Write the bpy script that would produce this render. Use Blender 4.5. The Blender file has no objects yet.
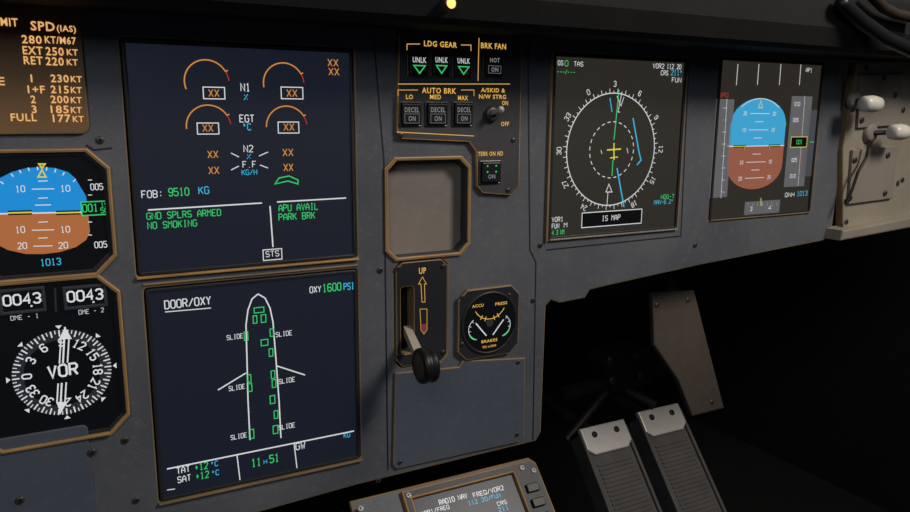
import bpy, bmesh, math, random
import numpy as np
from mathutils import Matrix, Vector
random.seed(3)
sc=bpy.context.scene
# ---------------------------------------------------------------- camera pose (solved from the four square display units)
F=743.65
R=np.array([[0.88418,-0.0073,-0.4671],[-0.08154,0.98211,-0.16971],[0.45998,0.18814,0.86777]])
T=np.array([-0.2208,-0.1436,0.4956])
C=-R.T@T
Z0=0.85
def world(p): return (float(p[0]),float(p[2]),float(Z0-p[1]))
class Frame:
    def __init__(s,o,A,Bd,W):
        s.o=np.array(o,float);s.A=np.array(A,float);s.B=np.array(Bd,float);s.W=np.array(W,float)
    def loc(s,a,b,w): return s.o+a*s.A+b*s.B+w*s.W
    def S(s,x,y,w=0.0):
        d=R.T@np.array([(x-455)/F,(y-256)/F,1.0])
        o=s.o+w*s.W
        M=np.stack([s.A,s.B,-d],1)
        q=np.linalg.solve(M,C-o)
        return (float(q[0]),float(q[1]))
F0=Frame((0,0,0),(1,0,0),(0,1,0),(0,0,-1))
# ---------------------------------------------------------------- materials
def lin(c):
    return tuple(((v/255)/12.92 if v/255<=.04045 else ((v/255+.055)/1.055)**2.4) for v in c)+(1.0,)
MATS={}
def paint(name,c,rough=.6,metal=0,c2=None,scale=60,bump=.15,spec=.4,wear=None,wamt=.5):
    m=bpy.data.materials.new(name);m.use_nodes=True;nt=m.node_tree;b=nt.nodes['Principled BSDF']
    b.inputs['Roughness'].default_value=rough;b.inputs['Metallic'].default_value=metal
    b.inputs['Specular IOR Level'].default_value=spec
    tc=nt.nodes.new('ShaderNodeTexCoord')
    n=nt.nodes.new('ShaderNodeTexNoise');n.inputs['Scale'].default_value=scale/6;n.inputs['Detail'].default_value=8
    nt.links.new(tc.outputs['Object'],n.inputs['Vector'])
    r=nt.nodes.new('ShaderNodeValToRGB');r.color_ramp.elements[0].position=.3;r.color_ramp.elements[1].position=.7
    c2=c2 or tuple(min(255,v*1.18+2) for v in c)
    r.color_ramp.elements[0].color=lin(c);r.color_ramp.elements[1].color=lin(c2)
    nt.links.new(n.outputs['Fac'],r.inputs['Fac']);col=r.outputs['Color']
    if wear:
        n3=nt.nodes.new('ShaderNodeTexNoise');n3.inputs['Scale'].default_value=140;n3.inputs['Detail'].default_value=10;n3.inputs['Roughness'].default_value=.75
        nt.links.new(tc.outputs['Object'],n3.inputs['Vector'])
        r3=nt.nodes.new('ShaderNodeValToRGB');r3.color_ramp.elements[0].position=.52;r3.color_ramp.elements[1].position=.68
        r3.color_ramp.elements[0].color=(0,0,0,1);r3.color_ramp.elements[1].color=(wamt,wamt,wamt,1)
        nt.links.new(n3.outputs['Fac'],r3.inputs['Fac'])
        mx=nt.nodes.new('ShaderNodeMix');mx.data_type='RGBA'
        nt.links.new(r3.outputs['Color'],mx.inputs[0]);nt.links.new(col,mx.inputs[6]);mx.inputs[7].default_value=lin(wear)
        col=mx.outputs[2]
        mr=nt.nodes.new('ShaderNodeMapRange');mr.inputs['To Min'].default_value=rough-.15;mr.inputs['To Max'].default_value=rough+.15
        nt.links.new(n.outputs['Fac'],mr.inputs['Value']);nt.links.new(mr.outputs[0],b.inputs['Roughness'])
    nt.links.new(col,b.inputs['Base Color'])
    if bump:
        n2=nt.nodes.new('ShaderNodeTexNoise');n2.inputs['Scale'].default_value=900;n2.inputs['Detail'].default_value=2
        nt.links.new(tc.outputs['Object'],n2.inputs['Vector'])
        bp=nt.nodes.new('ShaderNodeBump');bp.inputs['Strength'].default_value=bump;bp.inputs['Distance'].default_value=.001
        nt.links.new(n2.outputs['Fac'],bp.inputs['Height']);nt.links.new(bp.outputs['Normal'],b.inputs['Normal'])
    MATS[name]=m
def emis(name,c,st=1.0,base=(5,5,5),rough=.35,spec=.3):
    m=bpy.data.materials.new(name);m.use_nodes=True;b=m.node_tree.nodes['Principled BSDF']
    b.inputs['Base Color'].default_value=lin(base);b.inputs['Roughness'].default_value=rough
    b.inputs['Emission Color'].default_value=lin(c);b.inputs['Emission Strength'].default_value=st
    b.inputs['Specular IOR Level'].default_value=spec
    MATS[name]=m
paint('panel_paint',(84,87,95),.5,c2=(106,107,112),scale=50,wear=(146,142,138),wamt=.22,bump=.25)
paint('lit_edge_tan',(122,104,82),.45,c2=(164,134,94),scale=90)  # tan colour stands for warm light caught on the bevels
paint('lit_edge_gold',(158,122,76),.45,c2=(210,162,98),scale=120)  # brighter gold, painted for the light along rims and ledges
paint('bezel_black',(38,39,44),.45,c2=(48,49,54))
paint('black_plastic',(24,24,26),.4)
paint('deep_black',(8,8,9),.8,bump=0)
paint('plate_blue',(80,88,101),.55,c2=(92,99,110),wear=(130,130,132),wamt=.15)
paint('plate_warm',(128,120,112),.6,c2=(146,134,124),wear=(170,160,150),wamt=.2)
paint('plate_dark',(60,61,66),.55,c2=(76,74,75),wear=(110,108,104),wamt=.2)
paint('console_grey',(140,132,120),.42,c2=(158,148,132),wear=(184,172,150),wamt=.3,spec=.6)
paint('knob_white',(206,200,190),.3,bump=0)
paint('steel',(214,210,204),.4,metal=.3,bump=0)
paint('steel_dark',(84,82,80),.4,metal=.6,bump=0)
paint('link_dark',(46,44,42),.5,metal=.3,bump=0)
paint('rubber',(82,79,77),.6,scale=200,bump=.5)
paint('glare_cloth',(20,19,19),.85,scale=120)
paint('leather_brown',(44,34,28),.6,c2=(60,46,36),scale=90)
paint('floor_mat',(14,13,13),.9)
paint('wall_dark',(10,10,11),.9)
paint('bracket',(60,54,48),.7,c2=(78,68,58),wear=(98,88,74),wamt=.3)
paint('lever_brown',(70,56,46),.4,bump=.1)
paint('lever_metal',(170,158,142),.4)
paint('placard_face',(128,97,63),.5,c2=(150,113,73),scale=40)
paint('sdgray',(60,62,70),.4,bump=0)
emis('scr_navy',(22,26,38),rough=.4,spec=.6)
emis('scr_brown',(44,41,36),rough=.4,spec=.6)  # glare on the glass is put into this brown glow
emis('scr_black',(9,10,13),1.0)
emis('white',(212,215,216));emis('green',(55,198,108));emis('cyan',(60,178,218))
emis('amber',(208,136,64));emis('yellow',(215,200,70));emis('red',(180,50,40));emis('dim_red',(120,45,60))
emis('sky',(30,137,208));emis('sky2',(62,160,205));emis('ground',(170,103,60));emis('ground2',(146,88,70));emis('tape',(95,95,98));emis('tape2',(70,70,76))
emis('legend',(225,174,80));emis('leg_white',(190,195,195));emis('leg_dim',(120,125,125))
emis('placard_txt',(232,176,110))
emis('lamp_orange',(255,170,90),2.5)
emis('scr_mcdu',(14,20,36))
# ---------------------------------------------------------------- builder
COL=sc.collection
class B:
    def __init__(s,name,fr=F0):
        s.name=name;s.fr=fr;s.v=[];s.f=[];s.m=[];s.mats=[];s.sm=[]
    def mi(s,m):
        if m not in s.mats:s.mats.append(m)
        return s.mats.index(m)
    def add(s,vs,fs,mat,smooth=False,fr=None):
        fr=fr or s.fr;k=len(s.v)
        s.v+= [world(fr.loc(*p)) for p in vs]
        for i,f in enumerate(fs):
            s.f.append([k+j for j in f]);s.m.append(s.mi(mat if isinstance(mat,str) else mat[i]));s.sm.append(smooth)
    def done(s):
        me=bpy.data.meshes.new(s.name)
        vs=np.array(s.v);c=(vs.min(0)+vs.max(0))/2
        me.from_pydata([tuple(p-c) for p in vs],[],s.f)
        for m in s.mats: me.materials.append(MATS[m])
        me.polygons.foreach_set('material_index',s.m);me.polygons.foreach_set('use_smooth',s.sm)
        bm=bmesh.new();bm.from_mesh(me);bmesh.ops.recalc_face_normals(bm,faces=bm.faces);bm.to_mesh(me);bm.free()
        me.update()
        o=bpy.data.objects.new(s.name,me);o.location=Vector(c);COL.objects.link(o);return o
def ev(curve):
    o=bpy.data.objects.new('tmp',curve);COL.objects.link(o)
    dg=bpy.context.evaluated_depsgraph_get();me=bpy.data.meshes.new_from_object(o.evaluated_get(dg))
    bpy.data.objects.remove(o);return me
def plate(b,poly,w0,w1,mat,bev=.0006,edge=None,holes=(),fr=None):
    bev=max(0,min(bev,(w1-w0)/2-1e-5))
    cu=bpy.data.curves.new('c','CURVE');cu.dimensions='2D';cu.fill_mode='BOTH'
    cu.extrude=(w1-w0)/2-bev;cu.bevel_depth=bev;cu.offset=-bev;cu.bevel_resolution=1
    for pl in [poly]+list(holes):
        sp=cu.splines.new('POLY');sp.points.add(len(pl)-1)
        for i,p in enumerate(pl): sp.points[i].co=(p[0],-p[1],0,1)
        sp.use_cyclic_u=True
    me=ev(cu);mid=(w0+w1)/2
    vs=[(v.co.x,-v.co.y,v.co.z+mid) for v in me.vertices]
    fs=[list(p.vertices) for p in me.polygons]
    ms=[mat if abs(p.normal.z)>.98 else (edge or mat) for p in me.polygons]
    b.add(vs,fs,ms,fr=fr);bpy.data.meshes.remove(me);bpy.data.curves.remove(cu)
TC={}
def glyphs(s):
    if s in TC:return TC[s]
    cu=bpy.data.curves.new('t','FONT');cu.body=s;cu.size=1;cu.resolution_u=2;cu.offset=.018;cu.space_character=1.12
    me=ev(cu);vs=[(v.co.x,v.co.y) for v in me.vertices];fs=[list(p.vertices) for p in me.polygons]
    bpy.data.meshes.remove(me);bpy.data.curves.remove(cu);TC[s]=(vs,fs);return TC[s]
hv=glyphs('H')[0];CAP=max(v[1] for v in hv)
def textat(b,s,a,bb,width,height,mat,w,rot=0,center=False,fr=None):
    vs,fs=glyphs(s)
    if not vs:return
    x0=min(v[0] for v in vs);x1=max(v[0] for v in vs);sy=height/CAP
    sx=(width/(x1-x0)) if (width and s not in ('1','I','H')) else sy
    ox=(x0+x1)/2 if center else x0;oy=CAP/2 if center else 0
    c,sn=math.cos(rot),math.sin(rot);out=[]
    for x,y in vs:
        X=(x-ox)*sx;Y=-(y-oy)*sy
        out.append((a+X*c-Y*sn,bb+X*sn+Y*c,w))
    b.add(out,fs,mat,fr=fr)
def txt(b,s,x0,y,x1,h,mat,w,fr=None):
    fr2=fr or b.fr
    p=fr2.S(x0,y,w);q=fr2.S(x1,y,w);t=fr2.S(x0,y-h,w)
    textat(b,s,p[0],p[1],q[0]-p[0],abs(p[1]-t[1]),mat,w,fr=fr)
def rp(x0,y0,x1,y1,w=0,fr=F0):
    p=fr.S(x0,y0,w);q=fr.S(x1,y1,w);return (p[0],p[1],q[0],q[1])
def rect(r): return [(r[0],r[1]),(r[2],r[1]),(r[2],r[3]),(r[0],r[3])]
def grow(r,d): return (r[0]-d,r[1]-d,r[2]+d,r[3]+d)
def octo(r,c): 
    a0,b0,a1,b1=r
    return [(a0+c,b0),(a1-c,b0),(a1,b0+c),(a1,b1-c),(a1-c,b1),(a0+c,b1),(a0,b1-c),(a0,b0+c)]
def rr(r,c,n=4):
    a0,b0,a1,b1=r;out=[]
    for cx,cy,t in ((a1-c,b0+c,-90),(a1-c,b1-c,0),(a0+c,b1-c,90),(a0+c,b0+c,180)):
        for i in range(n+1):
            an=math.radians(t+90*i/n);out.append((cx+c*math.cos(an),cy+c*math.sin(an)))
    return out
def line(b,pts,wd,mat,w,closed=False,fr=None):
    pts=[np.array(p,float) for p in pts];n=len(pts);vs=[]
    for i in range(n):
        if closed: d0=pts[i]-pts[i-1];d1=pts[(i+1)%n]-pts[i]
        else:
            d0=pts[i]-pts[max(i-1,0)];d1=pts[min(i+1,n-1)]-pts[i]
            if i==0:d0=d1
            if i==n-1:d1=d0
        d0=d0/(np.linalg.norm(d0)+1e-12);d1=d1/(np.linalg.norm(d1)+1e-12)
        t=d0+d1;t=t/(np.linalg.norm(t)+1e-12);nn=np.array([-t[1],t[0]])
        k=wd/2/max(.5,float(np.dot(nn,[-d0[1],d0[0]])))
        vs+=[(*(pts[i]+nn*k),w),(*(pts[i]-nn*k),w)]
    m=n if closed else n-1
    fs=[[2*i,2*i+1,2*((i+1)%n)+1,2*((i+1)%n)] for i in range(m)]
    b.add(vs,fs,mat,fr=fr)
def lpx(b,px,wd,mat,w,closed=False,fr=None):
    line(b,[(fr or b.fr).S(x,y,w) for x,y in px],wd,mat,w,closed,fr)
def fill(b,pts,mat,w,fr=None): b.add([(p[0],p[1],w) for p in pts],[list(range(len(pts)))],mat,fr=fr)
def fpx(b,px,mat,w,fr=None): fill(b,[(fr or b.fr).S(x,y,w) for x,y in px],mat,w,fr)
def arcpts(c,r,a0,a1,n=32): # degrees clockwise from up
    return [(c[0]+r*math.sin(math.radians(a0+(a1-a0)*i/n)),c[1]-r*math.cos(math.radians(a0+(a1-a0)*i/n))) for i in range(n+1)]
# ---- vector stroke font used by the displays (4 x 6 grid)
SF={'A':[[(0,0),(0,4),(2,6),(4,4),(4,0)],[(0,2.4),(4,2.4)]],'B':[[(0,0),(0,6),(3,6),(4,5),(4,4),(3,3),(4,2),(4,1),(3,0),(0,0)],[(0,3),(3,3)]],
'C':[[(4,5),(3,6),(1,6),(0,5),(0,1),(1,0),(3,0),(4,1)]],'D':[[(0,0),(0,6),(3,6),(4,5),(4,1),(3,0),(0,0)]],'E':[[(4,6),(0,6),(0,0),(4,0)],[(0,3),(3,3)]],
'F':[[(4,6),(0,6),(0,0)],[(0,3),(3,3)]],'G':[[(4,5),(3,6),(1,6),(0,5),(0,1),(1,0),(3,0),(4,1),(4,3),(2.5,3)]],'H':[[(0,0),(0,6)],[(4,0),(4,6)],[(0,3),(4,3)]],
'I':[[(2,0),(2,6)],[(1,6),(3,6)],[(1,0),(3,0)]],'J':[[(4,6),(4,1),(3,0),(1,0),(0,1)]],'K':[[(0,0),(0,6)],[(4,6),(.3,2.7)],[(1.4,3.6),(4,0)]],'L':[[(0,6),(0,0),(4,0)]],
'M':[[(0,0),(0,6),(2,3.5),(4,6),(4,0)]],'N':[[(0,0),(0,6),(4,0),(4,6)]],'O':[[(1,0),(0,1),(0,5),(1,6),(3,6),(4,5),(4,1),(3,0),(1,0)]],
'P':[[(0,0),(0,6),(3,6),(4,5),(4,4),(3,3),(0,3)]],'Q':[[(1,0),(0,1),(0,5),(1,6),(3,6),(4,5),(4,1),(3,0),(1,0)],[(2.5,1.5),(4,0)]],
'R':[[(0,0),(0,6),(3,6),(4,5),(4,4),(3,3),(0,3)],[(2,3),(4,0)]],'S':[[(4,5),(3,6),(1,6),(0,5),(0,4),(1,3),(3,3),(4,2),(4,1),(3,0),(1,0),(0,1)]],
'T':[[(0,6),(4,6)],[(2,6),(2,0)]],'U':[[(0,6),(0,1),(1,0),(3,0),(4,1),(4,6)]],'V':[[(0,6),(2,0),(4,6)]],'W':[[(0,6),(.8,0),(2,3.5),(3.2,0),(4,6)]],
'X':[[(0,0),(4,6)],[(0,6),(4,0)]],'Y':[[(0,6),(2,3),(4,6)],[(2,3),(2,0)]],'Z':[[(0,6),(4,6),(0,0),(4,0)]],
'0':[[(1,0),(0,1),(0,5),(1,6),(3,6),(4,5),(4,1),(3,0),(1,0)]],'1':[[(.8,4.8),(2,6),(2,0)],[(1,0),(3,0)]],'2':[[(0,5),(1,6),(3,6),(4,5),(4,4),(0,0),(4,0)]],
'3':[[(0,5),(1,6),(3,6),(4,5),(4,4),(3,3),(4,2),(4,1),(3,0),(1,0),(0,1)],[(1.5,3),(3,3)]],'4':[[(3,0),(3,6),(0,2),(4,2)]],
'5':[[(4,6),(0,6),(0,3.5),(3,3.5),(4,2.6),(4,1),(3,0),(1,0),(0,1)]],'6':[[(4,5),(3,6),(1,6),(0,5),(0,1),(1,0),(3,0),(4,1),(4,2.3),(3,3.3),(0,3.3)]],
'7':[[(0,6),(4,6),(1.5,0)]],'8':[[(1,3),(0,4),(0,5),(1,6),(3,6),(4,5),(4,4),(3,3),(4,2),(4,1),(3,0),(1,0),(0,1),(0,2),(1,3),(3,3)]],
'9':[[(0,1),(1,0),(3,0),(4,1),(4,5),(3,6),(1,6),(0,5),(0,3.7),(1,2.7),(4,2.7)]],
'/':[[(0,0),(4,6)]],'-':[[(.5,3),(3.5,3)]],'+':[[(.5,3),(3.5,3)],[(2,1.3),(2,4.7)]],'.':[[(1.7,0),(2.3,0)]],':':[[(2,1),(2,2)],[(2,4),(2,5)]],
'°':[[(1,4.5),(1.8,5.7),(2.6,4.5),(1.8,3.6),(1,4.5)]],'%':[[(0,0),(4,6)],[(.5,5.5),(1,4.5)],[(3,1.5),(3.5,.5)]],'&':[[(4,0),(.7,4.6),(1.5,6),(2.6,5),(0,1.6),(1,0),(2.6,0),(4,2)]],' ':[]}
def stroke(b,s,a,bb,width,height,mat,w,rot=0,center=False,bold=.13,fr=None):
    n=len(s);tot=(n-1)*5.6+4;sy=height/6;sx=width/tot if width else sy*.85
    ox=tot/2 if center else 0;oy=3 if center else 0;c,sn=math.cos(rot),math.sin(rot)
    for i,ch in enumerate(s):
        for k,pl in enumerate(SF.get(ch,[])):
            pts=[]
            for x,y in pl:
                X=(x+5.6*i-ox)*sx;Y=-(y-oy)*sy;pts.append((a+X*c-Y*sn,bb+X*sn+Y*c))
            line(b,pts,height*bold,mat,w+k*.00001,fr=fr)
def stx(b,s,x0,y,x1,h,mat,w,bold=.13):
    fr=b.fr;p=fr.S(x0,y,w);q=fr.S(x1,y,w);t=fr.S(x0,y-h,w)
    stroke(b,s,p[0],p[1],q[0]-p[0],abs(p[1]-t[1]),mat,w,bold=bold)
def tube(b,p0,p1,r0,r1,mat,n=20,caps=True,fr=None):
    p0=np.array(p0,float);p1=np.array(p1,float);d=p1-p0;d/=np.linalg.norm(d)
    h=np.array([1,0,0]) if abs(d[0])<.8 else np.array([0,1,0])
    x=np.cross(d,h);x/=np.linalg.norm(x);y=np.cross(d,x);vs=[]
    for p,r in((p0,r0),(p1,r1)):
        for i in range(n):
            t=2*math.pi*i/n;vs.append(tuple(p+r*(math.cos(t)*x+math.sin(t)*y)))
    b.add(vs,[[i,(i+1)%n,n+(i+1)%n,n+i] for i in range(n)],mat,True,fr=fr)
    if caps:
        b.add(vs[:n],[list(range(n))],mat,fr=fr);b.add(vs[n:],[list(range(n))],mat,fr=fr)
def lathe(b,p0,axis,prof,mat,n=36,fr=None):
    p0=np.array(p0,float);d=np.array(axis,float);d/=np.linalg.norm(d)
    h=np.array([1,0,0]) if abs(d[0])<.8 else np.array([0,1,0])
    x=np.cross(d,h);x/=np.linalg.norm(x);y=np.cross(d,x);vs=[];fs=[];ms=[]
    for t,r in prof:
        for i in range(n):
            a=2*math.pi*i/n;vs.append(tuple(p0+d*t+r*(math.cos(a)*x+math.sin(a)*y)))
    for k in range(len(prof)-1):
        for i in range(n):
            fs.append([k*n+i,k*n+(i+1)%n,(k+1)*n+(i+1)%n,(k+1)*n+i]);ms.append(mat if isinstance(mat,str) else mat[k])
    b.add(vs,fs,ms,True,fr=fr)
def screw(b,a,bb,w,r=.0028,mat='steel_dark',fr=None):
    lathe(b,(a,bb,w),(0,0,1),[(0,r),(.0008,r),(.0012,r*.8),(.0012,r*.0001)],mat,n=14,fr=fr)
    an=random.random()*3
    for k in (0,math.pi/2):
        dx=r*.6*math.cos(an+k);dy=r*.6*math.sin(an+k)
        line(b,[(a-dx,bb-dy),(a+dx,bb+dy)],r*.28,'deep_black',w+.0013,fr=fr)
def scpx(b,x,y,w,r=.0028,mat='steel_dark',fr=None):
    p=(fr or b.fr).S(x,y,w);screw(b,p[0],p[1],w,r,mat,fr)
def quadrect(c4,w=0):
    q=[F0.S(x,y,w) for x,y in c4]
    return ((q[0][0]+q[3][0])/2,(q[0][1]+q[1][1])/2,(q[1][0]+q[2][0])/2,(q[2][1]+q[3][1])/2)
EWD=quadrect([(121,43),(350,50),(355,257),(143,271)])
SD=quadrect([(147,288),(355,275),(358,458),(163,497)])
ND=quadrect([(556,55),(684,62),(677,227),(549,238)])
PFD=quadrect([(723,61),(824,63),(808,210),(709,220)])
ISI=rp(-38,153,115,271)
RMI=rp(-38,288,128,428)
CLK=rp(386,160,467,252)
GEARP=rp(394,262,447,360)
SLOT=rp(400,287,413,352)
# ---------------------------------------------------------------- main instrument panel
b=B('instrument_panel')
out=[F0.S(x,y) for x,y in [(-160,-90),(842,30),(842,150),(832,230),(826,240),(700,265),(606,286),(590,290),(585,298),(560,303),(551,300),(546,306),(541,432),(536,441),(393,476),(357,485),(160,540),(-160,620)]]
holes=[rr(grow(r,.0025),.003) for r in (EWD,SD,ND,PFD)]
holes+=[octo(ISI,.012),octo(RMI,.012),octo(CLK,.008),octo(GEARP,.006)]
plate(b,out,-.006,0,'panel_paint',.0012,'lit_edge_tan',holes)
back=[F0.S(x,y,-.03) for x,y in [(-140,-70),(835,35),(822,232),(560,290),(536,300),(530,430),(160,520),(-140,590)]]
plate(b,back,-.05,-.03,'deep_black',.001)
for px_ in ([(372,20),(384,160),(388,470)],[(528,40),(530,250),(536,262),(533,440)],[(86,145),(94,150),(112,148)],[(689,60),(681,236),(546,250)]):
    lpx(b,px_,.0012,'bezel_black',.0003)
for x,y in [(527,55),(378,480),(540,245),(695,245),(700,60),(836,75),(136,500),(100,140),(125,440),(380,270),(533,300)]: scpx(b,x,y,0,.0026)
b.done()
def lit_lip_strip(b,r,mat='lit_edge_gold',wd=.0018):  # strip coloured as the light caught on the lip below a display
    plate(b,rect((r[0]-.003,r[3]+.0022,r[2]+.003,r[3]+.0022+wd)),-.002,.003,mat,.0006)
def du(name,r,scr):
    b=B(name)
    plate(b,rr(grow(r,.0018),.003),-.03,.001,'bezel_black',.0008,'bezel_black',[rect(grow(r,-.001))])
    plate(b,rect(grow(r,-.0008)),-.006,-.001,scr,.0002)
    return b
WS=-.0007
TW=.0007
def T(b,s,x0,y,x1,h,m): stx(b,s,x0,y,x1,h,m,WS)
def Lp(b,p,m,wd=TW,closed=False): lpx(b,p,wd,m,WS,closed)
# ---------- engine / warning display
b=du('engine_warning_display',EWD,'scr_navy');lit_lip_strip(b,EWD)
def gauge(cx,cy,rpx,a0,a1,box,bx):
    c=F0.S(cx,cy,WS);r=F0.S(cx+rpx,cy,WS)[0]-c[0]
    line(b,arcpts(c,r,a0,a1),.0009,'amber',WS)
    e=arcpts(c,r,a1,a1+25,6);line(b,e,.0007,'red',WS)
    p=arcpts(c,r,a1,a1,1)[0];q=arcpts(c,r*1.12,a1,a1,1)[0];line(b,[p,q],.0009,'amber',WS)
    x0,y0,x1,y1=box
    rb=rp(x0,y0,x1,y1,WS);line(b,rect(rb),.0007,'white',WS,True)
    T(b,'XX',bx,y1-2.5,bx+10,7,'amber')
gauge(207,82,22,-110,60,(203,87,225,99),209)
gauge(284,84,20,-100,60,(281,87,303,99),287)
gauge(209,127,22,-95,58,(197,123,219,134),203)
gauge(287,127,20,-90,58,(278,122,299,133),284)
T(b,'XX',328,66,338,7,'amber');T(b,'XX',329,75,339,7,'amber')
T(b,'N1',241,91,250,7.5,'white');T(b,'%',244,100,248,6,'cyan')
T(b,'EGT',240,122,254,7,'white');T(b,'°C',243,130,251,6.5,'cyan')
T(b,'XX',208,158,218,7,'amber');T(b,'XX',283,156,293,7,'amber');T(b,'N2',244,152,253,6.5,'white');T(b,'%',247,159,251,5,'cyan')
T(b,'F.F',243,167.5,256,6,'white');T(b,'KG/H',242,175,257,5,'cyan');T(b,'XX',209,174,219,7,'amber');T(b,'XX',284,171,293,7,'amber')
Lp(b,[(231,153),(239,157)],'white');Lp(b,[(259,156),(268,152)],'white');Lp(b,[(231,170),(239,166)],'white');Lp(b,[(260,165),(268,168)],'white')
Lp(b,[(275,184),(279,178),(289,176),(298,180),(298,184),(288,181)],'green',.0009,True)
T(b,'FOB:',142,198,163,7,'white');T(b,'9510',169,196,189,7.5,'green');T(b,'KG',199,194,209,7,'cyan')
Lp(b,[(148,210),(262,203)],'white',.001);Lp(b,[(277,202),(346,198)],'white',.001);Lp(b,[(270,206),(273,247)],'white',.001)
T(b,'GND SPLRS ARMED',147,219.5,221,6.5,'green');T(b,'NO SMOKING',148,229,197,6.5,'green')
T(b,'APU AVAIL',279,211.5,318,6.5,'green');T(b,'PARK BRK',279,220.5,315,6.5,'green')
line(b,rect(rp(263,250,282,259,WS)),.0007,'white',WS,True);T(b,'STS',266,257,279,5.5,'white')
b.done()
# ---------- system display
b=du('system_display',SD,'scr_navy');lit_lip_strip(b,SD,'lit_edge_tan')
r=SD;plate(b,rect((r[0]-.003,r[1]-.0060,r[2]+.003,r[1]-.0045)),-.002,.001,'lit_edge_tan',.0006)  # tan strip, light along the upper gap put into its colour
T(b,'DOOR/OXY',165,309,211,8,'white');Lp(b,[(165,312),(211,308)],'white')
T(b,'OXY',310,293,321,6,'white');T(b,'1600',323,292,341,7.5,'green');T(b,'PSI',344,290,354,6.5,'cyan')
L_=[(250,440),(248,400),(247,360),(246,325),(248,310),(252,299),(258,294)]
R_=[(258,294),(265,298),(270,308),(273,322),(276,360),(279,400),(281,438)]
Lp(b,L_,'white',.001);Lp(b,R_,'white',.001)
Lp(b,[(246,373),(218,390)],'white',.001);Lp(b,[(277,366),(305,375)],'white',.001)
def door(x0,y0,x1,y1): line(b,rect(rp(x0,y0,x1,y1,WS)),.0007,'green',WS+.0001,True)
for d in [(254,308,264,312),(253,316,257,323),(261,315,266,322),(244,332,248,340),(270,329,274,336),(261,340,268,345),(269,349,273,356),(247,375,251,382),(248,384,252,391),(271,371,275,378),(272,380,276,387),(270,396,275,403),(274,411,278,418),(249,430,254,438),(273,426,278,433)]: door(*d)
for x,y in [(227,340),(276,337),(229,391),(279,384),(231,440),(279,430)]: T(b,'SLIDE',x,y,x+16,4.5,'white')
Lp(b,[(167,469),(354,431)],'white',.0011)
Lp(b,[(237,455),(240,480)],'white',.0008);Lp(b,[(294,443),(297,468)],'white',.0008);Lp(b,[(167,490),(175,489)],'white')
T(b,'TAT',177,474,190,6,'white');T(b,'+12',195,471,208,6.5,'green');T(b,'°C',211,467,218,5,'cyan')
T(b,'SAT',178,483,191,6,'white');T(b,'+12',196,480,209,6.5,'green');T(b,'°C',212,476,219,5,'cyan')
T(b,'11',252,467,261,7.5,'green');T(b,'H',264,464,267,4,'cyan');T(b,'51',270,463,279,7.5,'green')
T(b,'GW',296,450,305,6.5,'white');T(b,'KG',344,438,350,4.5,'cyan')
b.done()
# ---------- navigation display
b=du('navigation_display',ND,'scr_brown')
c=F0.S(612,150,WS);ro=(F0.S(656,148,WS)[0]-F0.S(568.5,152,WS)[0])/2
line(b,arcpts(c,ro,0,360,72)[:-1],.0009,'white',WS,True)
for k in range(72):
    a=k*5+4;r1=ro*(1.04 if k%2 else 1.08);line(b,[arcpts(c,ro,a,a,1)[0],arcpts(c,r1,a,a,1)[0]],.0006,'white',WS)
for k in range(12):
    a=k*30+4-34;p=arcpts(c,ro*1.16,a,a,1)[0];stroke(b,str(k*3),p[0],p[1],None,.0048,'white',WS,math.radians(a),True)
for k in range(24):
    a=k*15;line(b,arcpts(c,ro*.5,a,a+8,3),.0008,'white',WS)
Lp(b,[(622,92),(618,112),(620,112)],'white');Lp(b,[(617,96),(621,106),(624,97)],'white')
Lp(b,[(619,90),(614,140)],'green',.001);Lp(b,[(613,160),(612,176)],'green',.001)
Lp(b,[(633,118),(639,152),(641,160),(637,165)],'cyan',.0014);Lp(b,[(617,168),(624,207)],'cyan',.0014);Lp(b,[(610,98),(612,112)],'cyan',.001)
Lp(b,[(607,150),(621,149)],'yellow',.0014);Lp(b,[(614,143),(614,160)],'yellow',.0014);Lp(b,[(610,158),(618,157)],'yellow',.0011)
Lp(b,[(601,150),(602,154)],'white');Lp(b,[(627,148),(628,153)],'white')
Lp(b,[(606,192),(609,184),(612,192)],'white',.0008,True);Lp(b,[(608,192),(607,205)],'white')
T(b,'GS',558,65,563,4.5,'white');T(b,'0',565,66,568,5.5,'green');T(b,'TAS',574,66,583,4.5,'white')
T(b,'---/---',557,74,575,4.5,'green')
T(b,'VOR2',653,68,664,4.5,'white');T(b,'112.20',667,68.5,681,4.5,'white');T(b,'CRS',661,75,668,4.5,'white');T(b,'211°',671,75,682,5,'cyan');T(b,'FUN',672,82,681,4.5,'white')
fill(b,rect(rp(582,213,641,223,WS)),'scr_black',WS+.0002)
line(b,rect(rp(582,213,641,223,WS)),.0008,'white',WS+.0003,True);stx(b,'IS MAP',602,221,620,5,'white',WS+.0003)
T(b,'VOR1',552,222,563,4.5,'white');T(b,'FUN',552,228.5,559,4.5,'white');T(b,'M',564,227.5,567,4.5,'white');T(b,'4.3 NM',552,235,564,4.5,'green')
T(b,'HDG-T',661,199,674,4,'green');T(b,'MAN-6.2°',654,204.5,673,4,'cyan')
plate(b,rect((ND[0]-.001,ND[3]+.001,ND[2]+.001,ND[3]+.0024)),-.001,.003,'console_grey',.0004)  # pale strip painted for the light along the lower bezel
plate(b,rect((ND[0]-.006,ND[1]-.003,ND[0]-.0035,ND[3]+.003)),-.001,.003,'lit_edge_tan',.0006)
b.done()
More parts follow.
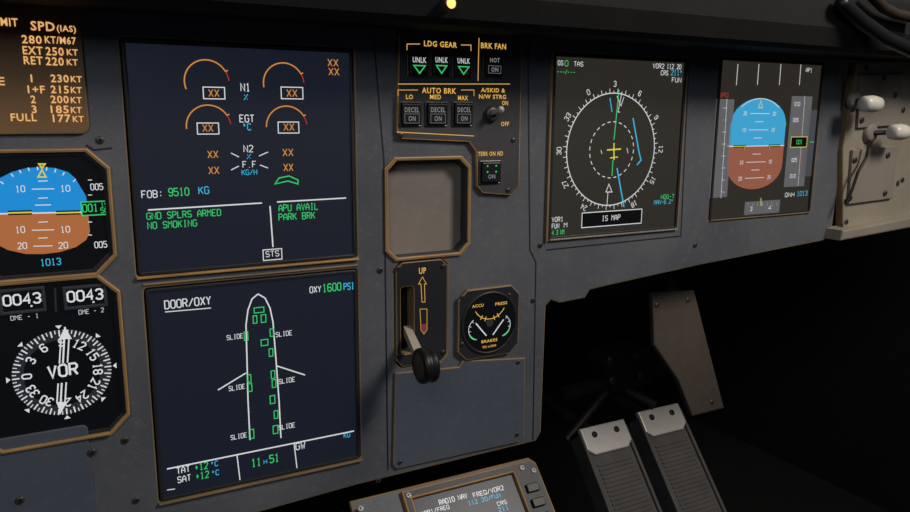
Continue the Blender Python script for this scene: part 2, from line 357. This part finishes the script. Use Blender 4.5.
# ---------- primary flight display
b=du('primary_flight_display',PFD,'scr_brown')
ca=F0.S(757,146,WS);hw=F0.S(784,144,WS)[0]-ca[0];ht=ca[1]-F0.S(757,98,WS)[1];hb=F0.S(757,189,WS)[1]-ca[1]
def att(sgn,h,mat):
    pts=[(ca[0]-hw,ca[1]),(ca[0]-hw,ca[1]+sgn*h*.45)]
    for i in range(1,16):
        t=math.pi-math.pi*i/16;pts.append((ca[0]+hw*math.cos(t),ca[1]+sgn*h*(.45+.55*math.sin(t))))
    pts+=[(ca[0]+hw,ca[1]+sgn*h*.45),(ca[0]+hw,ca[1])]
    fill(b,pts,mat,WS)
att(-1,ht,'sky2');att(1,hb,'ground2')
W2=WS+.0004
line(b,[(ca[0]-hw,ca[1]),(ca[0]+hw,ca[1])],.0009,'white',W2)
for k in range(-4,5):
    if k:
        l=hw*(.35 if k%2==0 else .15);y=ca[1]-k*.0085;line(b,[(ca[0]-l,y),(ca[0]+l,y)],.0006,'white',W2)
        if k%2==0:
            for sg in(-1,1): stroke(b,str(abs(k)*5),ca[0]+sg*l*1.5,y,None,.0036,'white',W2,0,True)
for sg in(-1,1):
    line(b,[(ca[0]+sg*hw*.85,ca[1]),(ca[0]+sg*hw*.45,ca[1]),(ca[0]+sg*hw*.45,ca[1]+.004)],.0026,'black_plastic',W2+.0001)
    line(b,[(ca[0]+sg*hw*.85,ca[1]),(ca[0]+sg*hw*.45,ca[1]),(ca[0]+sg*hw*.45,ca[1]+.004)],.0008,'yellow',W2+.0003)
line(b,arcpts(ca,ht*.99,-35,35),.0007,'white',W2)
line(b,[(ca[0]-.003,ca[1]-ht*.8),(ca[0],ca[1]-ht*.95),(ca[0]+.003,ca[1]-ht*.8)],.0008,'yellow',W2,True)
fill(b,rect(rp(716,99,727,197,WS)),'tape',WS);Lp(b,[(727,99),(721,198)],'white');T(b,'SPD',719,97,728,4,'red')
for k in range(8): Lp(b,[(723-k*.3,108+k*12),(727-k*.3,108+k*12)],'white',.0005)
fill(b,rect(rp(792,96,804,186,WS)),'tape',WS);Lp(b,[(805,96),(798,186)],'white')
fill(b,rect(rp(808,110,814,176,WS)),'tape2',WS);Lp(b,[(801,150),(799,181)],'red',.0018)
for k,n in enumerate(['010','005','005','010']): stroke(b,n,*F0.S(797-k*1.5,[104,120,160,176][k],WS),None,.004,'white',W2,0,True)
fill(b,rect(rp(791,137,806,147,WS)),'scr_black',W2);line(b,rect(rp(791,137,806,147,WS)),.0007,'yellow',W2+.0001,True);stroke(b,'001',*F0.S(799,142,WS),None,.0045,'green',W2+.0002,0,True)
Lp(b,[(810,142),(814,142)],'green',.001)
fill(b,rect(rp(745,202,779,214,WS)),'tape',WS)
for k in range(7): Lp(b,[(748+k*4.8,202.5-k*.1),(748+k*4.8,206-k*.1)],'white',.0005)
stx(b,'3',750,211,752,4,'white',W2);stx(b,'4',768,210,771,4,'white',W2);lpx(b,[(761,198),(761,206)],.001,'yellow',W2)
T(b,'QNH',785,197,794,4,'white');T(b,'1013',797,196,807,4.5,'cyan');T(b,'G',784,126,786,4,'green')
Lp(b,[(727,146),(733,146)],'yellow',.0012)
for x in(738,759,781,801): Lp(b,[(x,64),(x-1.6,85)],'white',.0008)
T(b,'AP1',806,72,812,4,'white')
plate(b,rect((PFD[0]-.001,PFD[3]+.001,PFD[2]+.001,PFD[3]+.0022)),-.001,.002,'lit_edge_tan',.0004)
b.done()
# ---------- standby flight instrument
b=B('standby_flight_display')
plate(b,octo(grow(ISI,.002),.013),0,.004,'lit_edge_tan',.001,'lit_edge_gold',[octo(grow(ISI,-.0005),.012)])
plate(b,octo(grow(ISI,-.0002),.012),-.02,.001,'bezel_black',.0005,None,[octo(grow(ISI,-.0028),.011)])
plate(b,octo(grow(ISI,-.0025),.011),-.02,-.001,'scr_black',.0003)
top=[(-30,214),(-30,190),(-14,182),(0,178),(12,172),(27,168),(41,167),(55,168),(68,172),(75,178),(86,196),(88,212)]
fpx(b,top,'sky',WS)
bot=[(-30,214),(88,212),(90,232),(86,240),(76,247),(60,252),(44,254),(26,254),(8,250),(-6,243),(-30,238)]
fpx(b,bot,'ground',WS)
lpx(b,[(-30,214.5),(88,212)],.0009,'white',W2)
for y,l,t in ((181,6,''),(189,14,'10'),(198,6,''),(205,10,''),(222,6,''),(230,14,'10'),(238,6,''),(246,12,'20')):
    lpx(b,[(43-l*.8,y+.2),(43+l*.8,y-.2)],.0006,'white',W2)
    if t:
        stx(b,t,43-l-13,y+3,43-l-4,6,'white',W2);stx(b,t,43+l+4,y+2.6,43+l+13,6,'white',W2)
for s0 in((8,32),(56,80)):
    lpx(b,[(s0[0],213),(s0[1],212.3)],.003,'black_plastic',W2+.0001);lpx(b,[(s0[0],213),(s0[1],212.3)],.001,'yellow',W2+.0003)
cc=F0.S(42,213,WS);rr_=cc[1]-F0.S(42,170,WS)[1]
for a in(-60,-45,-30,-20,-10,0,10,20,30,45): line(b,[arcpts(cc,rr_,a,a,1)[0],arcpts(cc,rr_*1.08,a,a,1)[0]],.0007,'white',W2)
lpx(b,[(38,177),(42,170),(46,177)],.0009,'yellow',W2,True);lpx(b,[(39,164),(45,164),(42,168)],.001,'yellow',W2,True)
stx(b,'005',91,190,103,6,'white',W2);stx(b,'005',95,248,107,6,'white',W2)
fill(b,rect(rp(81,202,111,214,WS)),'scr_black',W2+.0003);line(b,rect(rp(81,202,111,214,WS)),.0008,'green',W2+.0004,True)
stx(b,'001',83,212,98,7.5,'green',W2+.0005);stx(b,'50',101,213,108,5,'green',W2+.0005);stx(b,'15',101,207,108,4,'green',W2+.0005)
for y in(180,195,222,235): lpx(b,[(88,y),(92,y)],.0006,'white',W2)
stx(b,'1013',41,266,61,6.5,'cyan',W2)
b.done()
# ---------- radio magnetic indicator
b=B('radio_magnetic_indicator')
plate(b,octo(grow(RMI,.002),.013),0,.004,'lit_edge_tan',.001,'lit_edge_gold',[octo(grow(RMI,-.0005),.012)])
plate(b,octo(grow(RMI,-.0002),.012),-.02,.001,'bezel_black',.0005,None,[octo(grow(RMI,-.003),.010)])
plate(b,octo(grow(RMI,-.0025),.010),-.02,-.001,'scr_black',.0003)
cc=F0.S(63,372.5,WS);ro=(F0.S(119,368,WS)[0]-F0.S(7,374,WS)[0])/2*.91
fill(b,arcpts(cc,ro*.99,0,360,64)[:-1],'sdgray',WS-.0001)
fill(b,arcpts(cc,ro*.76,0,360,64)[:-1],'scr_black',WS+.0001)
for k in range(72):
    a=k*5;l=.9 if k%2 else .84;line(b,[arcpts(cc,ro*.98,a,a,1)[0],arcpts(cc,ro*l,a,a,1)[0]],.0009 if k%2==0 else .0006,'white',W2)
for k in range(12):
    a=k*30-88;p=arcpts(cc,ro*.7,a,a,1)[0];stroke(b,str(k*3),p[0],p[1],None,.0054,'white',W2,math.radians(a),True,bold=.17)
for k in range(8):
    a=k*45;q=arcpts(cc,ro*1.09,a-3.5,a-3.5,1)[0];s_=arcpts(cc,ro*1.09,a+3.5,a+3.5,1)[0];t=arcpts(cc,ro*1.01,a,a,1)[0]
    fill(b,[q,s_,t],'white',W2)
lpx(b,[(61,338),(57,402)],.0009,'white',W2+.0002);lpx(b,[(69,338),(65,402)],.0009,'white',W2+.0002)
lpx(b,[(65,327),(60,414)],.0011,'white',W2+.0002)
fpx(b,[(65,327),(59,339),(72,339)],'white',W2+.0003);fpx(b,[(56,402),(67,402),(61,413)],'white',W2+.0003)
plate(b,rect(rp(47,365,80,380,WS)),WS,W2+.0005,'scr_black',.0001)
stx(b,'VOR',49,378,78,11.5,'white',W2+.0006,.17)
for x0,y0,x1,y1 in((-3,290,47,311),(62,287,108,306)):
    q=rp(x0,y0,x1,y1,.001);plate(b,rect(q),0,.002,'sdgray',.0005,None,[rect(grow(q,-.0022))])
    plate(b,rect(grow(q,-.0022)),-.001,.0005,'scr_black',.0001)
stx(b,'0043',4,306,41,10,'white',.0008,.17);stx(b,'0043',68,302,103,10,'white',.0008,.17)
for x,y in((32,306),(94,302)): lpx(b,[(x-1.5,y),(x+.5,y)],.0012,'white',.0009)
stx(b,'DME - 1',11,320.5,39,4.2,'leg_white',W2);stx(b,'DME - 2',79,314.5,104,4.2,'leg_white',W2)
lpx(b,[(55,288),(56,312)],.0012,'sdgray',W2)
b.done()
# ---------- placard
b=B('speed_limit_placard')
pr=rp(-60,-40,90,134);plate(b,rr(pr,.006),0,.003,'placard_face',.001,'lit_edge_tan')
W=.0033
def Q(s,x0,y,x1,h=8): txt(b,s,x0,y,x1,h,'placard_txt',W)
Q('LIMIT',-8,25,18,8);Q('SPD',31,30,55,9);Q('(IAS)',57,31,76,6)
Q('280',22,43,42);Q('KT/M67',45,43,76,7);Q('EXT',23,54,43);Q('250',46,55,64);Q('KT',67,55,78,6);Q('RET',24,64,43);Q('220',46,65,64);Q('KT',67,65,78,6)
Q('E',-2,85,5)
for n,v,y,x in(('1','230',81,31),('1+F','215',92,28),('2','200',102,31),('3','185',112,32)):
    Q(n,x,y+1,x+(17 if n=='1+F' else 5),7.5);Q(v,51,y+1,69,7.5);Q('KT',71,y+1,82,6)
Q('FULL',11,121,37,7.5);Q('177',53,122,71,7.5);Q('KT',73,122,84,6)
b.done()
b=B('blank_panel')
plate(b,rr(rp(-60,448,100,560),.004),0,.002,'plate_blue',.0008)
scpx(b,92,452,.002);scpx(b,20,500,.002)
b.done()
# ---------- landing gear indicator / autobrake panel
b=B('landing_gear_indicator_panel')
g=[F0.S(x,y) for x,y in [(402,28),(512,30),(520,38),(517,186),(509,195),(481,193),(475,186),(474,152),(467,142),(400,139),(395,132),(397,34)]]
plate(b,g,0,.004,'plate_dark',.001,'lit_edge_gold')
W=.0042
def A(s,x0,y,x1,h=5.5,m='legend'): txt(b,s,x0,y,x1,h,m,W)
A('LDG GEAR',424,46,457,5.5);A('BRK FAN',481,48,506,5.5)
lpx(b,[(407,50),(407,44),(420,44)],.0006,'legend',W);lpx(b,[(461,45),(471,45),(471,51)],.0006,'legend',W)
lpx(b,[(479,38),(478,81)],.0006,'legend',W);lpx(b,[(398,84),(510,84)],.0006,'legend',W)
lpx(b,[(398,96),(398,90),(418,90)],.0005,'legend',W);lpx(b,[(461,90),(474,90),(474,96)],.0005,'legend',W);lpx(b,[(397,132),(474,136)],.0006,'legend',W)
A('AUTO BRK',422,93,456,5.5);A('LO',406,99,413,4.5);A('MED',430,99,441,4.5);A('MAX',458,100,468,4.5)
A('A/SKID &',481,92,505,4.2);A('N/W STRG',479,98.5,506,4.2);A('ON',502,105,508,4.2);A('OFF',501,126,509,4.2);A('TERR ON ND',478,156,503,4.2)
def button(x0,y0,x1,y1,kind):
    r=rp(x0,y0,x1,y1,.004)
    plate(b,rr(grow(r,.0012),.001),.003,.0055,'black_plastic',.0006,'steel_dark',[rect(r)])
    plate(b,rr(grow(r,-.0004),.001),.003,.0075,'black_plastic',.0008)
    w=.0078;cx=(r[0]+r[2])/2;h=r[3]-r[1];wd=r[2]-r[0]
    y1_=r[1]+h*.3;y2=r[1]+h*.7
    if kind=='unlk':
        textat(b,'UNLK',cx,y1_,wd*.72,.0042,'leg_white',w,0,True)
        line(b,[(cx-wd*.3,y2-.0025),(cx+wd*.3,y2-.0025),(cx,y2+.0035)],.001,'green',w,True)
    if kind=='hot':
        textat(b,'HOT',cx,y1_,wd*.55,.0035,'leg_dim',w,0,True);textat(b,'ON',cx,y2,wd*.4,.0035,'leg_dim',w,0,True)
        line(b,rect((cx-wd*.35,y2-.003,cx+wd*.35,y2+.003)),.0003,'leg_dim',w,True)
    if kind=='decel':
        textat(b,'DECEL',cx,y1_,wd*.72,.0038,'leg_dim',w,0,True);textat(b,'ON',cx,y2,wd*.36,.0038,'leg_dim',w,0,True)
        line(b,rect((cx-wd*.36,y2-.0036,cx+wd*.36,y2+.0036)),.0003,'leg_dim',w,True)
    if kind=='terr':
        for i in(-1,1):
            for yy in(y1_-.002,y1_+.003): fill(b,arcpts((cx+i*wd*.22,yy),.0008,0,360,10)[:-1],'green',w)
        textat(b,'ON',cx,y2,wd*.36,.0035,'leg_dim',w,0,True)
for q in((408,53,427,76),(431,53,448,76),(453,54,470,77)): button(*q,'unlk')
button(484,53,501,77,'hot')
for q in((400,103,420,125),(426,103,446,125),(453,103,471,125)): button(*q,'decel')
button(480,162,499,182,'terr')
p=F0.S(491,114,.004);lathe(b,(p[0],p[1],.004),(0,0,1),[(0,.0065),(.003,.0065),(.004,.005),(.004,.003)],['steel_dark']*3,n=20)
tube(b,(p[0],p[1],.005),(p[0]+.001,p[1]-.004,.019),.0016,.0026,'steel')
lathe(b,(p[0]+.001,p[1]-.004,.019),(0,-.1,1),[(0,.0026),(.001,.0023),(.002,.0001)],'steel',n=16)
for x,y in((403,34),(514,42),(508,190),(401,135),(513,140)): scpx(b,x,y,.004,.002)
b.done()
# ---------- clock blank (recessed)
b=B('clock_blanking_plate')
plate(b,octo(grow(CLK,.0022),.009),0,.0025,'lit_edge_tan',.001,'lit_edge_gold',[octo(grow(CLK,-.0008),.008)])
plate(b,octo(grow(CLK,-.0006),.008),-.02,-.0105,'plate_warm',.0004)
plate(b,octo(grow(CLK,-.0003),.008),-.019,.0005,'plate_dark',.0004,None,[octo(grow(CLK,-.0012),.008)])
b.done()
# ---------- landing gear lever
b=B('landing_gear_lever')
plate(b,octo(grow(GEARP,-.0008),.006),-.012,.002,'bezel_black',.0008,'lit_edge_tan',[rr(SLOT,.003)])
plate(b,rect(grow(SLOT,.002)),-.02,-.0115,'deep_black',.0003)
W=.0023
txt(b,'UP',419,274,426,6,'legend',W)
lpx(b,[(422,302),(421,284),(418.5,284),(422.5,277),(426.5,284),(424.5,284),(425,302)],.0005,'legend',W,True)
lpx(b,[(420,309),(427,309),(427,330),(424,334),(421,330)],.0004,'legend',W,True)
fpx(b,[(421,324),(426.5,324),(426,330),(424,333),(422,330)],'dim_red',W)
for x,y in((398,268),(443,266),(398,356),(443,352)): scpx(b,x,y,.002,.002)
k=F0.S(427,365,.045);ks=F0.S(407,330,-.006)
arm0=(ks[0],ks[1],-.006);arm1=(k[0]-.002,k[1],.040)
def bar(b,p0,p1,w0,w1,t,mat):
    vs=[]
    for p,wd in((p0,w0),(p1,w1)):
        for da,db in((-wd,-t),(wd,-t),(wd,t),(-wd,t)): vs.append((p[0]+da,p[1]+db,p[2]))
    b.add(vs,[[0,1,2,3],[4,5,6,7],[0,1,5,4],[1,2,6,5],[2,3,7,6],[3,0,4,7]],mat)
bar(b,arm0,arm1,.0032,.004,.004,'lever_metal')
rk=.0145
lathe(b,(k[0]-.008,k[1],.045),(1,0,0),[(0,.0001),(0,rk*.45),(.0008,rk*.5),(.0008,rk*.72),(0,rk*.8),(.0012,rk*.97),(.004,rk),(.006,rk*.93),(.008,rk*.93),(.010,rk),(.0128,rk*.97),(.014,rk*.8),(.014,.0001)],['lever_brown']*3+['black_plastic']*9,n=40)
b.done()
# ---------- triple brake pressure gauge
b=B('brake_pressure_gauge')
G=rp(457,291,515,350);plate(b,octo(grow(G,.001),.009),0,.0045,'bezel_black',.0012,'lit_edge_tan')
cg=((G[0]+G[2])/2,(G[1]+G[3])/2);rg=(G[2]-G[0])*.45
ring=arcpts(cg,rg,0,360,48)[:-1];W=.0052
plate(b,arcpts(cg,rg*1.04,0,360,48)[:-1],.003,.006,'black_plastic',.0006,'steel_dark',[arcpts(cg,rg*.97,0,360,48)[:-1]])
fill(b,ring,'scr_black',.005)
textat(b,'ACCU',cg[0]-rg*.45,cg[1]-rg*.62,rg*.42,.0026,'legend',W,0,True);textat(b,'PRESS',cg[0]+rg*.42,cg[1]-rg*.6,rg*.45,.0026,'legend',W,0,True)
line(b,arcpts((cg[0],cg[1]-rg*.75),rg*.62,120,240,16),.0007,'legend',W)
for a in(150,165,195,210): 
    c3=(cg[0],cg[1]-rg*.75);line(b,[arcpts(c3,rg*.54,a,a,1)[0],arcpts(c3,rg*.7,a,a,1)[0]],.0007,'legend',W)
for sg in(-1,1):
    c2=(cg[0]+sg*rg*.42,cg[1]+rg*.15)
    line(b,arcpts(c2,rg*.36,sg*30,sg*170,16),.0007,'leg_white',W);line(b,arcpts(c2,rg*.36,sg*120,sg*160,6),.0014,'green',W)
    line(b,[(c2[0]+sg*rg*.1,c2[1]-rg*.2),(cg[0]+sg*rg*.12,cg[1]+rg*.42)],.0011,'white',W+.0001)
    for a in (40,70,100): line(b,[arcpts(c2,rg*.28,sg*a,sg*a,1)[0],arcpts(c2,rg*.38,sg*a,sg*a,1)[0]],.0006,'leg_white',W)
textat(b,'BRAKES',cg[0],cg[1]+rg*.6,rg*.6,.0026,'legend',W,0,True);textat(b,'PSI x1000',cg[0],cg[1]+rg*.79,rg*.5,.002,'legend',W,0,True)
fill(b,arcpts(cg,rg*.13,0,360,16)[:-1],'sdgray',W)
for x,y in((462,297),(509,295),(462,344),(509,340)): scpx(b,x,y,.0045,.002)
b.done()
# ---------- lower blank plate
b=B('blank_panel')
plate(b,[F0.S(x,y) for x,y in[(394,372),(458,366),(461,360),(524,357),(523,436),(518,441),(396,468),(392,464)]],0,.0025,'plate_blue',.001,'lit_edge_tan')
for x,y in((400,462),(517,434),(518,362)): scpx(b,x,y,.0025,.002)
b.done()
# ---------------------------------------------------------------- glareshield
gp=F0.S(540,31,.07);gt=gp[1]
b=B('glareshield')
prof=[(-.03,gt-.004),(.068,gt),(.074,gt-.004),(.082,gt-.02),(.08,gt-.05),(.06,gt-.07),(-.2,gt-.075),(-.2,gt-.06)]
vs=[];n=len(prof)
for a in(-.35,1.35):
    for w,v in prof: vs.append((a,v,w))
b.add(vs,[[i,(i+1)%n,n+(i+1)%n,n+i] for i in range(n)]+[list(range(n)),list(range(n,2*n))],'glare_cloth')
p=F0.S(452,3,.086);lathe(b,(p[0],p[1],.078),(0,0,1),[(0,.005),(.006,.005),(.007,.0035),(.0072,.0001)],['steel_dark','steel_dark','lamp_orange'],n=20)
b.done()
# ---------------------------------------------------------------- side console on the right
b=B('side_control_panel')
g=[F0.S(x,y) for x,y in[(852,62),(940,60),(925,213),(838,232),(838,150)]]
plate(b,g,-.004,.006,'console_grey',.0015,'lit_edge_tan')
plate(b,[F0.S(x,y) for x,y in[(826,228),(922,210),(922,220),(824,238)]],-.004,.022,'console_grey',.002)
plate(b,[F0.S(x,y,.006) for x,y in[(858,75),(900,73),(897,125),(855,128)]],.006,.010,'plate_warm',.001)
plate(b,[F0.S(x,y,.006) for x,y in[(850,150),(895,146),(890,198),(846,204)]],.006,.010,'plate_warm',.001)
for x,y in((866,68),(884,78),(895,95),(862,120),(903,110),(855,160),(888,155),(850,198),(885,193),(902,180),(846,222)): scpx(b,x,y,.0105,.0035,'steel_dark')
def lever(x,y,x2,y2):
    p=F0.S(x,y,.01);q=F0.S(x2,y2,.03)
    lathe(b,(p[0],p[1],.006),(0,0,1),[(0,.011),(.004,.011),(.006,.008),(.006,.0001)],'plate_warm',n=24)
    tube(b,(p[0],p[1],.008),(q[0],q[1],.03),.003,.003,'steel_dark')
    lathe(b,(q[0]-.014,q[1],.032),(1,0,0),[(0,.0001),(0,.006),(.003,.0085),(.016,.0095),(.026,.008),(.029,.005),(.029,.0001)],'knob_white',n=24)
lever(856,100,869,104);lever(872,133,897,132)
pts=[(870,140),(866,158),(858,172),(852,190),(846,205)]
q=[(*F0.S(x,y,.018),.018) for x,y in pts]
for i in range(len(q)-1): tube(b,q[i],q[i+1],.0016,.0016,'black_plastic',n=10)
b.done()
b=B('grab_handle')
for pts,rd,mt,w in(([(842,4),(862,22),(885,38),(915,52)],.007,'black_plastic',.090),([(872,-4),(884,8),(896,14),(918,19)],.005,'leather_brown',.092)):
    q=[(*F0.S(x,y,w),w) for x,y in pts]
    for i in range(len(q)-1):
        tube(b,q[i],q[i+1],rd,rd,mt,n=14);lathe(b,(q[i][0]-rd,q[i][1],q[i][2]),(1,0,0),[(rd*(1-math.cos(t)),max(1e-4,rd*math.sin(t))) for t in [math.pi*j/8 for j in range(9)]],mt,n=14)
b.done()
# ---------------------------------------------------------------- pedestal with control display unit (tilted 45 deg)
FV=.95
o=F0.S(395,489,.004)
F2=Frame((o[0],o[1],-.004),(1,0,0),(0,.7071,-.7071),(0,-.7071,-.7071))
e=F2.S(534,454)[0]
l=F2.S(350,500)[0]
b=B('center_pedestal')
ov=o[1]
prof=[(.0,ov+.012),(.0,FV),(.24,FV),(.24,ov+.252)]
vs=[(a,v,w) for a in(l,e) for w,v in prof]
b.add(vs,[[0,1,5,4],[1,2,6,5],[2,3,7,6],[3,0,4,7],[0,1,2,3],[4,5,6,7]],'panel_paint')
b.done()
b=B('control_display_unit',F2)
plate(b,[(l,0),(e-.006,0),(e,.006),(e,.25),(l,.25)],-.008,-.002,'panel_paint',.002,'lit_edge_tan')
plate(b,[(.004,.004),(e-.008,.004),(e-.003,.009),(e-.003,.24),(.004,.24)],-.004,.003,'bezel_black',.0015,'lit_edge_gold',[rect((.012,.012,e-.030,.11))])
plate(b,rect((.0125,.0125,e-.0305,.1095)),-.003,-.001,'scr_mcdu',.0002)
def M(s,x0,y,x1,h,m): stx(b,s,x0,y,x1,h,m,-.0007,.16)
M('RADIO NAV',440,505,470,5,'white');M('FREQ/VOR2',474,497.5,507,4.5,'white');M('112.20/FUN',469,505.5,504,4.2,'cyan');M('VOR1/FREQ',422,516,452,4.2,'white');M('CRS',498,506,508,4,'white');M('211',499,512,510,4.2,'cyan')
for j in range(7): plate(b,rr((e-.024,.026+j*.014,e-.011,.034+j*.014),.001),.003,.006,'black_plastic',.0008)
for j in range(7): plate(b,rr((.0055,.026+j*.014,.011,.034+j*.014),.001),.003,.006,'black_plastic',.0008)
for a,bb in((.009,.009),(e-.009,.015),(e-.009,.2),(l+.006,.01),(e-.02,.010)): screw(b,a,bb,.003,.0025,'steel')
b.done()
# ---------------------------------------------------------------- rudder pedals
d=R.T@np.array([(600-455)/F,(436-256)/F,1.0]);P0=C+1.2*d
Bd=np.array([0,.76,-.64])/np.hypot(.76,.64);Wn=np.array([0,-.64,-.76])/np.hypot(.76,.64)
def pedal(x0,y0,x1):
    fr=Frame(P0,(1,0,0),Bd,Wn)
    b=B('rudder_pedal',fr)
    p=fr.S(x0,y0);q=fr.S(x1,y0);a0,b0,a1=p[0],p[1],q[0];wd=a1-a0
    plate(b,rr((a0,b0+.02,a1,b0+.36),.01),-.02,0,'rubber',.004)
    for k in range(44): plate(b,rect((a0+.010,b0+.06+k*.0068,a1-.010,b0+.0635+k*.0068)),-.001,.0022,'rubber',.0008)
    plate(b,[(a0,b0),(a1,b0),(a1,b0+.035),(a1-.012,b0+.045),(a0+.012,b0+.045),(a0,b0+.035)],-.004,.006,'steel',.002)
    for s_ in(.25,.75): 
        lathe(b,(a0+wd*s_,b0+.014,.006),(0,0,1),[(0,.005),(.0015,.005),(.002,.002),(.0021,.0001)],'link_dark',n=16)
    for s_ in(0,1):
        aa=a0+s_*wd;plate(b,rect((aa-.003,b0+.01,aa+.003,b0+.34)),-.03,.005,'rubber',.002)
    tube(b,(a0+wd*.5,b0+.02,-.02),(a0+wd*.35,b0-.10,-.12),.012,.012,'link_dark')
    tube(b,(a0+wd*.5,b0+.30,-.02),(a0+wd*.5,b0+.34,-.25),.014,.014,'link_dark')
    return b.done()
pedal(578,430,626);pedal(636,413,680)
fr=Frame(P0+np.array([0,-.13,.06]),(1,0,0),(0,1,0),(0,0,-1))
b=B('pedal_linkage',fr)
def q3(x,y,w=0):
    p=fr.S(x,y,w);return (p[0],p[1],w)
tube(b,q3(560,395),q3(690,362),.013,.013,'link_dark')
plate(b,[fr.S(x,y) for x,y in((598,362),(606,352),(640,346),(650,352),(648,380),(606,390))],-.04,.02,'link_dark',.006)
tube(b,q3(606,392,.01),q3(566,440,.03),.008,.006,'link_dark');tube(b,q3(612,352,.025),q3(648,350,.025),.006,.006,'link_dark')
tube(b,q3(622,388,.0),q3(655,406,.05),.009,.009,'link_dark')
for x,y in((610,360),(636,355),(612,380),(640,375)): 
    p=fr.S(x,y,.02);lathe(b,(p[0],p[1],.02),(0,0,1),[(0,.008),(.004,.008),(.005,.004),(.005,.0001)],'steel_dark',n=12)
b.done()
fr=Frame((0,0,.12),(1,0,0),(0,.97,-.24),(0,-.24,-.97))
b=B('kick_panel_bracket',fr)
plate(b,[fr.S(x,y) for x,y in((650,292),(692,290),(702,330),(722,408),(690,416),(676,380),(652,345))],-.004,.004,'bracket',.002)
for x,y in((657,305),(688,300),(712,402)): scpx(b,x,y,.004,.003,fr=fr)
p=fr.S(680,330);tube(b,(p[0],p[1],-.004),(p[0]+.05,p[1]-.12,-.06),.008,.008,'link_dark')
b.done()
# ---------------------------------------------------------------- room shell
def slab(name,a0,a1,v0,v1,n0,n1,mat):
    b=B(name,Frame((0,0,0),(1,0,0),(0,1,0),(0,0,-1)))
    vs=[(a,v,-n) for a in(a0,a1) for v in(v0,v1) for n in(n0,n1)]
    b.add(vs,[[0,1,3,2],[4,5,7,6],[0,1,5,4],[2,3,7,6],[0,2,6,4],[1,3,7,5]],mat);return b.done()
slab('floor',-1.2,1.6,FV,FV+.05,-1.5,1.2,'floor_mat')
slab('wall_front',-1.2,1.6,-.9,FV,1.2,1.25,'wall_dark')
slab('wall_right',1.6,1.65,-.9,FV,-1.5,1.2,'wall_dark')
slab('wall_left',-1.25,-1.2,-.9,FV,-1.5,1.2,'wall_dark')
# ---------------------------------------------------------------- camera
cam=bpy.data.cameras.new('camera');co=bpy.data.objects.new('camera',cam);COL.objects.link(co)
cam.sensor_width=36;cam.lens=F*36/910;cam.clip_start=.01
def dv(r): return Vector((r[0],r[2],-r[1]))
X=dv(R[0]);Y=-dv(R[1]);Z=-dv(R[2])
m=Matrix((X,Y,Z)).transposed();u,_,vt=np.linalg.svd(np.array(m));m=Matrix((u@vt).tolist())
co.matrix_world=Matrix.Translation(Vector(world(C)))@m.to_4x4();sc.camera=co
# ---------------------------------------------------------------- lights
def area(name,loc,tgt,size,e,col):
    l=bpy.data.lights.new(name,'AREA');l.size=size;l.energy=e;l.color=col;o=bpy.data.objects.new(name,l);COL.objects.link(o)
    o.location=loc;o.rotation_euler=(Vector(tgt)-Vector(loc)).to_track_quat('-Z','Y').to_euler()
area('dome_light',(.9,-.85,Z0+.7),(.45,0,Z0-.05),.3,10.5,(1,.93,.84))
area('fill_light_left',(-.5,-1.2,Z0+.5),(.0,0,Z0-.1),.5,3.3,(.87,.93,1))  # added cool fill washing the panel from the left
w=bpy.data.worlds.new('world');sc.world=w;w.use_nodes=True
w.node_tree.nodes['Background'].inputs[0].default_value=(.5,.56,.72,1);w.node_tree.nodes['Background'].inputs[1].default_value=.045
sc.view_settings.view_transform='Standard'
